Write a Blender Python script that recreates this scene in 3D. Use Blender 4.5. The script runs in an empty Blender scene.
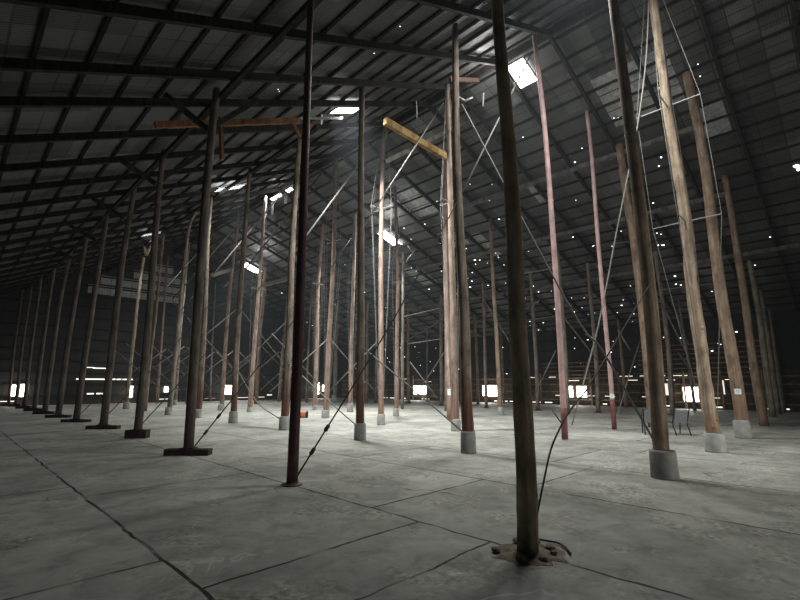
import bpy, bmesh, math, random
from mathutils import Vector, Matrix
random.seed(7)
S = bpy.context.scene
C = S.collection
PI = math.pi
# ------------------------------------------------------------------ survey
# the camera stands at the world origin, 1.6 m up; X runs across the shed
# (towards the long wall), Y along the ridge (towards the gable wall).
F, HOR, CH = 450.0, 385.0, 1.6
TH = math.atan((HOR - 300) / F)
ct, st, Q = math.cos(TH), math.sin(TH), math.sqrt(.5)
def ray(px, py):
    x = px - 400; y = 300 - py
    fw = F*ct - y*st; up = y*ct + F*st
    return Vector((Q*(fw+x), Q*(fw-x), up))
def floor_at(px, py):
    d = ray(px, py); t = -CH/d.z
    return Vector((d.x*t, d.y*t, 0))
def on_x(px, py, X):
    d = ray(px, py); t = X/d.x
    return Vector((X, d.y*t, CH + d.z*t))
def on_y(px, py, Y):
    d = ray(px, py); t = Y/d.y
    return Vector((d.x*t, Y, CH + d.z*t))
XR, ZR = 13.75, 14.2                              # ridge
SLOPE = {-1: .477, 1: .35}                        # pitch of the slope over the camera and of the one beyond
XW, XL, YB, YF = 36.5, -10.7, 47.0, -14.0         # long wall, low left wall, far gable, near gable
EAVE = ZR - SLOPE[1]*(XW - XR)
def roof_z(x): return ZR - SLOPE[1 if x > XR else -1]*abs(x - XR)
def on_roof(px, py, side):                        # side +1: slope beyond the ridge, -1: slope over the camera
    d = ray(px, py); SL = SLOPE[side]; t = (ZR + side*SL*XR - CH)/(d.z + side*SL*d.x)
    return Vector((d.x*t, d.y*t, CH + d.z*t))
def depth(p):
    fw = Q*(p.x + p.y)
    return fw*ct + (p.z - CH)*st
def px_to_m(w, p): return w*depth(p)/F

# ------------------------------------------------------------------ materials
def new_mat(name):
    m = bpy.data.materials.new(name); m.use_nodes = True
    nt = m.node_tree
    return m, nt, nt.nodes, nt.links, nt.nodes['Principled BSDF']
def ramp(nd, lk, fac, stops):
    r = nd.new('ShaderNodeValToRGB'); e = r.color_ramp.elements
    while len(e) < len(stops): e.new(.5)
    for el, (p, c) in zip(e, stops):
        el.position = p; el.color = (*c, 1) if len(c) == 3 else c
    lk.new(fac, r.inputs['Fac']); return r.outputs['Color']
def mapped(nd, lk, scale, kind='Object', loc=(0,0,0)):
    tc = nd.new('ShaderNodeTexCoord'); mp = nd.new('ShaderNodeMapping')
    mp.inputs['Scale'].default_value = scale; mp.inputs['Location'].default_value = loc
    lk.new(tc.outputs[kind], mp.inputs['Vector']); return mp.outputs['Vector']
def noise(nd, lk, vec, scale, detail=4, rough=.55, dist=0):
    n = nd.new('ShaderNodeTexNoise'); n.inputs['Scale'].default_value = scale
    n.inputs['Detail'].default_value = detail; n.inputs['Roughness'].default_value = rough
    n.inputs['Distortion'].default_value = dist
    if vec is not None: lk.new(vec, n.inputs['Vector'])
    return n.outputs['Fac']
def mixc(nd, lk, mode, fac, a, b):
    m = nd.new('ShaderNodeMix'); m.data_type = 'RGBA'; m.blend_type = mode
    for sock, v in ((m.inputs[0], fac), (m.inputs[6], a), (m.inputs[7], b)):
        if isinstance(v, (int, float)): sock.default_value = v
        elif isinstance(v, tuple): sock.default_value = (*v, 1)
        else: lk.new(v, sock)
    return m.outputs[2]
def maths(nd, lk, op, a, b=None):
    m = nd.new('ShaderNodeMath'); m.operation = op
    for s, v in ((m.inputs[0], a), (m.inputs[1], b)):
        if v is None: continue
        if isinstance(v, (int, float)): s.default_value = v
        else: lk.new(v, s)
    return m.outputs[0]
def bump(nd, lk, b, h, strength=.4, dist=.02):
    bp = nd.new('ShaderNodeBump'); bp.inputs['Strength'].default_value = strength
    bp.inputs['Distance'].default_value = dist
    lk.new(h, bp.inputs['Height']); lk.new(bp.outputs['Normal'], b.inputs['Normal'])

def timber_mat(name, light, dark, foot=None, foot_h=1.6, rough=.85):
    m, nt, nd, lk, b = new_mat(name)
    v = mapped(nd, lk, (9, 9, .55))
    f = noise(nd, lk, v, 1.6, 5, .6, .4)
    col = ramp(nd, lk, f, [(.3, dark), (.52, tuple((a+c)/2 for a, c in zip(light, dark))), (.72, light)])
    v2 = mapped(nd, lk, (1.5, 1.5, .8))
    f2 = noise(nd, lk, v2, 2.2, 6, .65)
    col = mixc(nd, lk, 'MULTIPLY', .85, col, ramp(nd, lk, f2, [(.34, (.38,.34,.31)), (.52, (.92,.90,.88)), (.66, (1.3,1.24,1.18))]))
    if foot:
        tc = nd.new('ShaderNodeTexCoord'); sx = nd.new('ShaderNodeSeparateXYZ')
        lk.new(tc.outputs['Object'], sx.inputs[0])
        mr = nd.new('ShaderNodeMapRange'); mr.inputs['From Min'].default_value = foot_h*1.25
        mr.inputs['From Max'].default_value = foot_h*.75
        lk.new(maths(nd, lk, 'ADD', sx.outputs['Z'], maths(nd, lk, 'MULTIPLY', f2, .5)), mr.inputs['Value'])
        col = mixc(nd, lk, 'MIX', mr.outputs['Result'], col, mixc(nd, lk, 'MULTIPLY', .8, foot, ramp(nd, lk, f, [(.3,(.35,.33,.33)),(.7,(1.2,1.2,1.2))])))
    lk.new(col, b.inputs['Base Color']); b.inputs['Roughness'].default_value = rough
    b.inputs['Specular IOR Level'].default_value = .25
    bump(nd, lk, b, f, .5, .02)
    return m
def plain_mat(name, c, rough=.7, metal=0, var=.35, scale=6, spec=.3):
    m, nt, nd, lk, b = new_mat(name)
    f = noise(nd, lk, mapped(nd, lk, (1,1,1)), scale, 4)
    col = ramp(nd, lk, f, [(.3, tuple(x*(1-var) for x in c)), (.7, tuple(min(1, x*(1+var)) for x in c))])
    lk.new(col, b.inputs['Base Color']); b.inputs['Roughness'].default_value = rough
    b.inputs['Metallic'].default_value = metal; b.inputs['Specular IOR Level'].default_value = spec
    return m
def glow_mat(name, c, strength):
    m, nt, nd, lk, b = new_mat(name)
    b.inputs['Base Color'].default_value = (.8,.8,.8,1)
    f = noise(nd, lk, mapped(nd, lk, (1,1,1)), 1.3, 2)
    lk.new(ramp(nd, lk, f, [(.3, tuple(x*.8 for x in c)), (.7, c)]), b.inputs['Emission Color'])
    b.inputs['Emission Strength'].default_value = strength
    return m

def floor_mat():
    m, nt, nd, lk, b = new_mat('concrete_floor')
    tc = nd.new('ShaderNodeTexCoord'); sx = nd.new('ShaderNodeSeparateXYZ'); lk.new(tc.outputs['Object'], sx.inputs[0])
    wob = noise(nd, lk, tc.outputs['Object'], 2.2, 3)
    wv = maths(nd, lk, 'MULTIPLY', maths(nd, lk, 'SUBTRACT', wob, .5), .10)
    cb = nd.new('ShaderNodeCombineXYZ')
    lk.new(maths(nd, lk, 'ADD', maths(nd, lk, 'ADD', sx.outputs['Y'], -4.78+43), wv), cb.inputs['X'])
    lk.new(maths(nd, lk, 'ADD', maths(nd, lk, 'ADD', sx.outputs['X'], -1.67+25.7), wv), cb.inputs['Y'])
    br = nd.new('ShaderNodeTexBrick'); lk.new(cb.outputs[0], br.inputs['Vector'])
    br.offset = .2; br.offset_frequency = 2; br.squash = 1
    br.inputs['Scale'].default_value = 1; br.inputs['Brick Width'].default_value = 4.3
    br.inputs['Row Height'].default_value = 2.57; br.inputs['Mortar Size'].default_value = .021
    br.inputs['Mortar Smooth'].default_value = .3
    br.inputs['Color1'].default_value = (.86,.86,.86,1); br.inputs['Color2'].default_value = (1.08,1.08,1.08,1)
    br.inputs['Mortar'].default_value = (1,1,1,1)
    big = noise(nd, lk, tc.outputs['Object'], .45, 5, .6, .6)
    mid = noise(nd, lk, tc.outputs['Object'], 2.4, 7, .68, .5)
    base = ramp(nd, lk, big, [(.30, (.25,.252,.23)), (.5, (.35,.353,.325)), (.66, (.45,.45,.415))])
    base = mixc(nd, lk, 'MULTIPLY', .9, base, ramp(nd, lk, mid, [(.32,(.62,.62,.60)), (.5,(.98,.98,.97)), (.68,(1.2,1.2,1.16))]))
    # pale ring stains and old paste marks
    ring = noise(nd, lk, tc.outputs['Object'], 1.1, 3, .5, 1.2)
    rg = maths(nd, lk, 'ABSOLUTE', maths(nd, lk, 'SUBTRACT', ring, .56))
    rs = nd.new('ShaderNodeMapRange'); rs.inputs['From Min'].default_value = .018; rs.inputs['From Max'].default_value = .004
    lk.new(rg, rs.inputs['Value'])
    patch = nd.new('ShaderNodeMapRange'); patch.inputs['From Min'].default_value = .54; patch.inputs['From Max'].default_value = .64
    lk.new(noise(nd, lk, tc.outputs['Object'], .7, 2), patch.inputs['Value'])
    base = mixc(nd, lk, 'MIX', maths(nd, lk, 'MULTIPLY', maths(nd, lk, 'MULTIPLY', rs.outputs[0], patch.outputs[0]), .7), base, (.56,.56,.53))
    base = mixc(nd, lk, 'MULTIPLY', 1, base, br.outputs['Color'])
    # open joints, worn thin in places
    jt = nd.new('ShaderNodeMapRange'); jt.inputs['From Min'].default_value = .36; jt.inputs['From Max'].default_value = .5
    jt.inputs['To Min'].default_value = .35
    lk.new(noise(nd, lk, tc.outputs['Object'], 1.6, 4), jt.inputs['Value'])
    base = mixc(nd, lk, 'MIX', maths(nd, lk, 'MULTIPLY', br.outputs['Fac'], jt.outputs[0]), base, (.022,.021,.02))
    # wandering cracks
    vo = nd.new('ShaderNodeTexVoronoi'); vo.feature = 'DISTANCE_TO_EDGE'; vo.inputs['Scale'].default_value = .42
    wv3 = nd.new('ShaderNodeTexNoise'); wv3.inputs['Scale'].default_value = 1.7; lk.new(tc.outputs['Object'], wv3.inputs['Vector'])
    lk.new(mixc(nd, lk, 'ADD', .5, tc.outputs['Object'], wv3.outputs['Color']), vo.inputs['Vector'])
    ck = nd.new('ShaderNodeMapRange'); ck.inputs['From Min'].default_value = .006; ck.inputs['From Max'].default_value = .002
    lk.new(vo.outputs['Distance'], ck.inputs['Value'])
    cm = nd.new('ShaderNodeMapRange'); cm.inputs['From Min'].default_value = .52; cm.inputs['From Max'].default_value = .60
    lk.new(noise(nd, lk, tc.outputs['Object'], .33, 3), cm.inputs['Value'])
    base = mixc(nd, lk, 'MIX', maths(nd, lk, 'MULTIPLY', maths(nd, lk, 'MULTIPLY', ck.outputs[0], cm.outputs[0]), .8), base, (.04,.04,.037))
    # the long crack running into the nearest pole
    ly = maths(nd, lk, 'ABSOLUTE', maths(nd, lk, 'ADD', maths(nd, lk, 'SUBTRACT', sx.outputs['Y'], 2.9), maths(nd, lk, 'MULTIPLY', wv, 1.5)))
    lx = maths(nd, lk, 'MULTIPLY', maths(nd, lk, 'GREATER_THAN', sx.outputs['X'], 1.9), maths(nd, lk, 'LESS_THAN', sx.outputs['X'], 4.25))
    base = mixc(nd, lk, 'MIX', maths(nd, lk, 'MULTIPLY', maths(nd, lk, 'MULTIPLY', maths(nd, lk, 'LESS_THAN', ly, .014), lx), jt.outputs[0]), base, (.03,.03,.028))
    # worn and pitted patches
    pit = noise(nd, lk, tc.outputs['Object'], 14, 4, .7)
    pk = nd.new('ShaderNodeMapRange'); pk.inputs['From Min'].default_value = .5; pk.inputs['From Max'].default_value = .62
    lk.new(noise(nd, lk, tc.outputs['Object'], .9, 5, .65, .8), pk.inputs['Value'])
    base = mixc(nd, lk, 'MULTIPLY', maths(nd, lk, 'MULTIPLY', pk.outputs[0], .8), base, ramp(nd, lk, pit, [(.36,(.42,.42,.40)), (.52,(1.05,1.05,1.02)), (.66,(1.6,1.6,1.55))]))
    lk.new(base, b.inputs['Base Color'])
    b.inputs['Roughness'].default_value = .72; b.inputs['Specular IOR Level'].default_value = .3
    h = maths(nd, lk, 'SUBTRACT', maths(nd, lk, 'MULTIPLY', mid, .6), br.outputs['Fac'])
    bump(nd, lk, b, h, .5, .02)
    return m

def sheet_mat(name, c, spots):
    """old corrugated sheets: long cells across the purlins, each of its own grey"""
    m, nt, nd, lk, b = new_mat(name)
    tc = nd.new('ShaderNodeTexCoord'); sx = nd.new('ShaderNodeSeparateXYZ'); lk.new(tc.outputs['Object'], sx.inputs[0])
    cell = nd.new('ShaderNodeCombineXYZ')
    lk.new(maths(nd, lk, 'FLOOR', maths(nd, lk, 'DIVIDE', sx.outputs['X'], 1.74)), cell.inputs['X'])
    lk.new(maths(nd, lk, 'FLOOR', maths(nd, lk, 'DIVIDE', sx.outputs['Y'], .72)), cell.inputs['Y'])
    wn = nd.new('ShaderNodeTexWhiteNoise'); wn.noise_dimensions = '2D'; lk.new(cell.outputs[0], wn.inputs['Vector'])
    col = ramp(nd, lk, wn.outputs['Value'], [(0, tuple(x*.62 for x in c)), (.6, c), (.9, tuple(x*1.15 for x in c)), (1, tuple(x*1.6 for x in c))])
    big = noise(nd, lk, tc.outputs['Object'], .35, 4, .6)
    col = mixc(nd, lk, 'MULTIPLY', .8, col, ramp(nd, lk, big, [(.3,(.5,.48,.46)), (.7,(1.25,1.25,1.25))]))
    wave = nd.new('ShaderNodeTexWave'); wave.bands_direction = 'Y'; wave.inputs['Scale'].default_value = 4.1
    lk.new(tc.outputs['Object'], wave.inputs['Vector'])
    col = mixc(nd, lk, 'MULTIPLY', .35, col, ramp(nd, lk, wave.outputs['Fac'], [(0,(.6,.6,.6)), (1,(1.1,1.1,1.1))]))
    lk.new(col, b.inputs['Base Color']); b.inputs['Roughness'].default_value = .6
    b.inputs['Metallic'].default_value = .15; b.inputs['Specular IOR Level'].default_value = .3
    bump(nd, lk, b, wave.outputs['Fac'], .35, .02)
    def seam(sock, step, w):
        f = maths(nd, lk, 'FRACT', maths(nd, lk, 'DIVIDE', sock, step)); return maths(nd, lk, 'LESS_THAN', f, w)
    sm = maths(nd, lk, 'MAXIMUM', seam(sx.outputs['X'], .43, .10), seam(sx.outputs['Y'], .72, .05))
    pm = nd.new('ShaderNodeMapRange'); pm.inputs['From Min'].default_value = .4; pm.inputs['From Max'].default_value = .6
    lk.new(noise(nd, lk, tc.outputs['Object'], .22, 2), pm.inputs['Value'])
    lk.new(mixc(nd, lk, 'MIX', maths(nd, lk, 'MULTIPLY', sm, maths(nd, lk, 'MULTIPLY', pm.outputs[0], .75)), col, (.02,.02,.02)), b.inputs['Base Color'])
    return m

M = dict(
 floor = floor_mat(),
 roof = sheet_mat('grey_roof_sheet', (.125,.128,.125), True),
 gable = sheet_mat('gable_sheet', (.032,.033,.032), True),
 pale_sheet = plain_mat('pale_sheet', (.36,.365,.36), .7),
 board = timber_mat('dark_wall_board', (.10,.078,.056), (.03,.025,.02)),
 rail = timber_mat('wall_rail_timber', (.26,.20,.14), (.08,.06,.042)),
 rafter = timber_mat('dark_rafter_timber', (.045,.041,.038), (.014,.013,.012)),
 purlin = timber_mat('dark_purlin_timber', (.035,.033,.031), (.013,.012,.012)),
 beam = timber_mat('grey_beam_timber', (.22,.205,.18), (.10,.09,.08)),
 orange = timber_mat('orange_new_timber', (.36,.18,.08), (.17,.085,.04)),
 yellow = timber_mat('yellow_new_timber', (.42,.29,.11), (.22,.14,.05)),
 near = timber_mat('olive_grey_pole', (.66,.58,.45), (.32,.275,.21), (.26,.20,.145), .4),
 brown = timber_mat('brown_pole', (.38,.285,.21), (.18,.13,.095), (.27,.18,.125), 1.4),
 bark = timber_mat('pale_bark_pole', (.56,.46,.35), (.22,.165,.12), (.30,.20,.135), 1.1),
 pink = timber_mat('pinkish_pole', (.44,.345,.29), (.23,.17,.14), (.31,.20,.15), 1.5),
 grey = timber_mat('weathered_grey_pole', (.34,.30,.25), (.16,.14,.115)),
 umber = timber_mat('umber_pole', (.40,.325,.245), (.16,.125,.095)),
 dark = timber_mat('dark_pole', (.19,.165,.14), (.075,.067,.06), (.10,.08,.07), 1.4),
 rowtwo = timber_mat('dark_grey_pole', (.36,.30,.24), (.14,.115,.095), (.17,.085,.06), 1.9),
 steel_dark = plain_mat('dark_red_steel', (.075,.038,.038), .5, .0, .3, 5),
 steel_red = plain_mat('faded_red_steel', (.43,.285,.275), .6, .0, .3, 3),
 red_band = plain_mat('oxide_red_paint', (.16,.055,.058), .55, 0, .25),
 plank = timber_mat('dark_foot_plank', (.07,.045,.038), (.03,.022,.02)),
 concrete = plain_mat('pale_concrete', (.32,.33,.32), .9, 0, .22, 5),
 concrete_dark = plain_mat('grey_concrete', (.27,.275,.265), .9, 0, .25, 5),
 wire = plain_mat('dull_wire', (.20,.20,.19), .6, .2, .15),
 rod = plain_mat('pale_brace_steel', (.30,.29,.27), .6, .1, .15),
 brace = timber_mat('grey_brace', (.20,.19,.175), (.10,.095,.09)),
 cable = plain_mat('black_cable', (.03,.03,.03), .6, 0, .2),
 paper = plain_mat('white_paper', (.82,.83,.84), .7, 0, .05),
 ink = plain_mat('grey_ink', (.35,.36,.38), .7, 0, .05),
 mesh_grey = plain_mat('grey_chair_mesh', (.20,.215,.225), .75, 0, .12, 30),
 chair_frame = plain_mat('dark_chair_frame', (.035,.037,.04), .45, .3, .1),
 rust = plain_mat('rust_orange', (.45,.13,.05), .75, 0, .4),
 black = plain_mat('soot_black', (.012,.012,.012), .8, 0, .2),
 rubble = plain_mat('broken_concrete', (.17,.145,.11), .95, 0, .55, 9),
 glow = glow_mat('daylight_pane', (1,1,1), 9),
 glow_sky = glow_mat('daylight_sheet', (.97,1,1), 5),
 glow_dim = glow_mat('dim_daylight_sheet', (1,.9,.8), 1.1),
 glow_warm = glow_mat('warm_daylight_pane', (1,.95,.84), 8),
 glow_gap = glow_mat('warm_daylight_gap', (1,.90,.76), 1.6),
 hole = glow_mat('daylight_hole', (.95,1,.98), 5.0),
 frame = timber_mat('window_frame_timber', (.20,.15,.10), (.09,.065,.045)),
)

# ------------------------------------------------------------------ mesh helpers
class MB:
    def __init__(s): s.v = []; s.f = []; s.mi = []
    def add(s, vs, fs, mi=0):
        o = len(s.v); s.v += [tuple(v) for v in vs]
        for f in fs: s.f.append(tuple(i+o for i in f)); s.mi.append(mi)
    def box(s, c, d, mi=0, rot=None):
        hx, hy, hz = d[0]/2, d[1]/2, d[2]/2
        vs = [Vector((x,y,z)) for x in (-hx,hx) for y in (-hy,hy) for z in (-hz,hz)]
        if rot: vs = [rot @ v for v in vs]
        c = Vector(c)
        s.add([v+c for v in vs], [(0,1,3,2),(4,6,7,5),(0,4,5,1),(2,3,7,6),(0,2,6,4),(1,5,7,3)], mi)
    def bar(s, a, b, w, h, mi=0):
        a, b = Vector(a), Vector(b); d = b-a; L = d.length; x = d/L
        up = Vector((0,0,1)) if abs(x.z) < .95 else Vector((0,1,0))
        y = up.cross(x).normalized(); z = x.cross(y)
        s.box((a+b)/2, (L, w, h), mi, Matrix((x, y, z)).transposed())
    def tube(s, pts, rad, n=10, mi=0, lump=0):
        pts = [Vector(p) for p in pts]
        if isinstance(rad, (int, float)): rad = [rad]*len(pts)
        rings = []; ref = None
        for i, p in enumerate(pts):
            t = (pts[min(i+1, len(pts)-1)] - pts[max(i-1, 0)]).normalized()
            if ref is None: ref = Vector((1,0,0)) if abs(t.x) < .8 else Vector((0,1,0))
            u = (ref - t*ref.dot(t)).normalized(); w = t.cross(u); ref = u
            rings.append([p + (u*math.cos(2*PI*k/n) + w*math.sin(2*PI*k/n))*rad[i]*(1+(random.uniform(-lump, lump) if lump else 0)) for k in range(n)])
        vs = [v for r in rings for v in r]; fs = []
        for i in range(len(pts)-1):
            for k in range(n):
                fs.append((i*n+k, i*n+(k+1)%n, (i+1)*n+(k+1)%n, (i+1)*n+k))
        fs.append(tuple(range(n-1,-1,-1))); fs.append(tuple((len(pts)-1)*n+k for k in range(n)))
        s.add(vs, fs, mi)
    def lathe(s, prof, n=16, c=(0,0,0), mi=0, jig=0):
        c = Vector(c); vs = []; fs = []
        for r, z in prof:
            for k in range(n):
                q = r*(1+random.uniform(-jig, jig))
                vs.append(c + Vector((q*math.cos(2*PI*k/n), q*math.sin(2*PI*k/n), z)))
        for i in range(len(prof)-1):
            for k in range(n): fs.append((i*n+k, i*n+(k+1)%n, (i+1)*n+(k+1)%n, (i+1)*n+k))
        fs.append(tuple(range(n-1,-1,-1))); fs.append(tuple((len(prof)-1)*n+k for k in range(n)))
        s.add(vs, fs, mi)
    def build(s, name, mats, parent=None, loc=(0,0,0), smooth=False):
        if not isinstance(mats, (list, tuple)): mats = [mats]
        me = bpy.data.meshes.new(name); me.from_pydata(s.v, [], s.f)
        for m in mats: me.materials.append(m)
        me.polygons.foreach_set('material_index', s.mi)
        if smooth:
            for p in me.polygons: p.use_smooth = len(p.vertices) == 4
        me.update()
        bm = bmesh.new(); bm.from_mesh(me); bmesh.ops.recalc_face_normals(bm, faces=bm.faces); bm.to_mesh(me); bm.free()
        o = bpy.data.objects.new(name, me); C.objects.link(o); o.location = loc
        if parent: o.parent = parent
        return o
def tag(o, label, cat, group=None, kind=None):
    o['label'] = label; o['category'] = cat
    if group: o['group'] = group
    if kind: o['kind'] = kind
    return o
def empty(name, loc, label, cat, group=None):
    o = bpy.data.objects.new(name, None); C.objects.link(o); o.location = loc; o.empty_display_size = .2
    return tag(o, label, cat, group)
def struct(o): o['kind'] = 'structure'; return o
def spline(pts, k=4):
    pts = [Vector(p) for p in pts]
    if len(pts) < 3: return pts
    P = [pts[0]*2-pts[1]] + pts + [pts[-1]*2-pts[-2]]; out = []
    for i in range(1, len(P)-2):
        for j in range(k):
            t = j/k; a, b, c, d = P[i-1], P[i], P[i+1], P[i+2]
            out.append(.5*((2*b) + (c-a)*t + (2*a-5*b+4*c-d)*t*t + (3*b-a-3*c+d)*t**3))
    out.append(pts[-1]); return out

# ------------------------------------------------------------------ the setting
mb = MB(); mb.add([(XL,YF,0),(XW,YF,0),(XW,YB,0),(XL,YB,0)], [(0,1,2,3)])
struct(mb.build('floor', M['floor']))

def normal(s): return Vector((s*SLOPE[s], 0, 1)).normalized()
def slope_pt(x, y, off=0):                          # off: below the sheet, square to it
    s = 1 if x > XR else -1
    n = normal(s)
    return Vector((x, y, roof_z(x))) - n*off
# daylight holes in the sheets: traced ones and a scatter of nail holes
HOLES_R = [(661,157),(640,353),(797,166),(770,237),(774,237),(771,249),(775,249),(779,249),(755,265),(698,64),(700,76),(556,47),(523,137),
 (430,193),(443,217),(470,184),(492,184),(476,203),(480,203),(489,200),(499,219),(437,201),(411,239),(404,228),(425,224),(435,255),(584,237),(594,245),(593,246),
 (607,222),(612,231),(640,207),(643,230),(595,163),(618,118),(614,118),(620,135),(625,135),(570,155),(582,148),(575,162),(611,159),(653,203),(659,166),(688,203),
 (573,237),(544,191),(553,200),(576,200),(588,100),(465,264),(480,260),(498,256),(507,255),(486,253),(475,260),(466,265),(532,284),(533,286),(470,287),
 (447,285),(429,289),(416,279),(621,231),(612,246),(657,233),(661,234),(662,245),(658,245),(664,245),(675,276),(712,291),(676,284),(681,285),(694,239)]
HOLES_L = [(278,89),(279,91),(400,26),(428,4),(374,53),(355,152),(233,229)]
def hole_quads(mb, pts, side):
    for px, py, big in pts:
        p = on_roof(px, py, side)
        if not (YF < p.y < YB-.3 and XL < p.x < XW): continue
        s = px_to_m(.62*big, p)
        n = normal(side); ux = Vector((1,0,-side*SLOPE[side])).normalized(); uy = Vector((0,1,0))
        c = p - n*.012; k = 6; a0 = random.random()
        rs = [s*random.uniform(.6, 1.25) for _ in range(k)]
        mb.add([c + ux*rs[i]*math.cos(a0+2*PI*i/k) + uy*rs[i]*math.sin(a0+2*PI*i/k) for i in range(k)], [tuple(range(k))], 1)
for side, name in ((-1, 'ceiling'), (1, 'ceiling')):
    mb = MB(); x0 = XL if side < 0 else XW
    nx = 24
    for i in range(nx):
        a = XR + (x0-XR)*i/nx; b = XR + (x0-XR)*(i+1)/nx
        mb.add([(a,YF,roof_z(a)),(a,YB,roof_z(a)),(b,YB,roof_z(b)),(b,YF,roof_z(b))], [(0,1,2,3)])
    pts = [(x, y, random.uniform(.8, 1.6)) for x, y in (HOLES_R if side > 0 else HOLES_L)]
    if side > 0:
        pts = [(x, y, 4.2 if (x, y) == (797,166) else 2.6 if (x, y) == (687,203) else b) for x, y, b in pts] + [(687,203.5,3.2),(799,169,3.5),(795,166,2.5),(630,131.5,1.6)]
        for cx, cy, n, sp in ((500,275,26,22),(545,300,22,22),(470,270,10,25),(585,310,14,20),(640,300,10,25),(420,300,8,20),(350,330,10,30),(300,320,6,25),(735,320,5,30)):
            for _ in range(n): pts.append((random.gauss(cx, sp), random.gauss(cy, sp*.8), random.uniform(.45, 1.3)))
    else:
        for _ in range(6): pts.append((random.uniform(40, 240), random.uniform(150, 250), random.uniform(.4, .8)))
    hole_quads(mb, pts, side)
    if side > 0:
        for px, py, sx, sy in ((420,205,3.2,1.7),(421,276,2.6,1.6),(487,247,3.0,.9),(640,95,3.0,2.6),(540,195,2.2,.6),(715,125,2.2,.9),(455,240,2.0,1.5)):
            p = on_roof(px, py, 1)
            for k in range(max(1, int(sx/.86))):
                x = p.x - sx/2 + k*.86
                q = [slope_pt(a, b, .008) for a, b in ((x,p.y-sy/2),(x+.8,p.y-sy/2),(x+.8,p.y+sy/2),(x,p.y+sy/2))]
                mb.add(q, [(0,1,2,3)], 2)
    struct(mb.build(name, [M['roof'], M['hole'], M['pale_sheet']]))
# ridge capping
mb = MB(); mb.box((XR, (YF+YB)/2, ZR-.2), (.08, YB-YF, .34)); struct(mb.build('trim_1', M['rafter']))

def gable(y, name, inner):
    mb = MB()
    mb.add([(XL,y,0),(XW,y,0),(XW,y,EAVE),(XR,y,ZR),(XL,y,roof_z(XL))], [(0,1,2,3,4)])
    for k in range(14):                             # rails on the inside
        z = .75 + k*.95; 
        a, b = max(XL, XR-(ZR-z)/SLOPE[-1]), min(XW, XR+(ZR-z)/SLOPE[1])
        if b-a > .6: mb.box(((a+b)/2, y-inner*.06, z), (b-a-.1, .1, .11), 1)
    # sheets high under the ridge, their lit look put into a paler colour
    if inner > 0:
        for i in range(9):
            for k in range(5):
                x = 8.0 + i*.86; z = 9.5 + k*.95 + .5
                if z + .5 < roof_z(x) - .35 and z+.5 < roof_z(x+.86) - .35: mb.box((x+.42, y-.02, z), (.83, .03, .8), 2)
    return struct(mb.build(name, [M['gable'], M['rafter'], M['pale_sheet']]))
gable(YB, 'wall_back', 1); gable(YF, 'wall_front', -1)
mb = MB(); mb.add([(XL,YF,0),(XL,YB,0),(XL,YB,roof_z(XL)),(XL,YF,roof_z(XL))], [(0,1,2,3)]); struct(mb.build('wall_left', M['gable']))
# the long low wall: boards, rails and studs, daylight between the boards here and there
mb = MB(); mb.add([(XW,YF,0),(XW,YB,0),(XW,YB,EAVE),(XW,YF,EAVE)], [(0,1,2,3)])
for k in range(8):
    mb.box((XW-.03, (YF+YB)/2, .30+k*.30), (.03, YB-YF, .20), 1)
for k, z in enumerate((.42,1.05,1.65,2.15)): mb.box((XW-.11, (YF+YB)/2, z), (.1, YB-YF, .10), 2)
y = YF+1
while y < YB:
    mb.box((XW-.2, y, 1.3), (.12, .12, 2.6), 2); y += 2.15
for k in range(8):                                  # gaps letting daylight in
    y = 1.0
    while y < 43:
        L = random.uniform(.25, 1.5)
        if random.random() < (.20 if k not in (0,) else .6): mb.box((XW-.05, y+L/2, .155+k*.30), (.02, L, .035 if k else .07), 3)
        y += L + random.uniform(.2, 1.2)
for k in range(7): mb.box((XW-.12, 7.6, 2.4+k*.33), (.07, 7.5, .09), 2)
for k in range(4): mb.box((XW-.12, 16.2, 2.4+k*.33), (.07, 5.5, .09), 2)
for z in (2.75,3.6,4.45,5.3): mb.box((XW-.06, (YF+YB)/2, z), (.08, YB-YF, .1), 4)
for _ in range(60):
    y, z, r = random.uniform(2, 40), random.uniform(2.6, 6), random.uniform(.02, .05)
    mb.box((XW-.025, y, z), (.02, r*random.uniform(1,3), r), 5)
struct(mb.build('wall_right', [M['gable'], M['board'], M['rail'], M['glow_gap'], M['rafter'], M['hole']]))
# gable foot gaps
mb = MB()
for x0, x1, z, h in ((19.0,20.1,.22,.1),(22.4,25.6,.22,.16),(14.6,15.6,.2,.22),(3.0,4.4,.35,.05),(25.9,26.5,.5,.1),(8.0,12.3,2.1,.1),(9.1,10.5,3.05,.08),(8.6,9.2,3.1,.06),(9.6,10.3,.85,.14),(8.9,9.4,.85,.12),(12.9,13.6,3.0,.12),(13,13.4,2.2,.1)):
    mb.box(((x0+x1)/2, YB-.03, z), (x1-x0, .03, h))
struct(mb.build('trim_2', M['glow_gap']))
mb = MB(); mb.box((( XL+XW)/2, YB-.12, .16), (XW-XL, .1, .2)); struct(mb.build('baseboard_back', M['board']))

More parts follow.
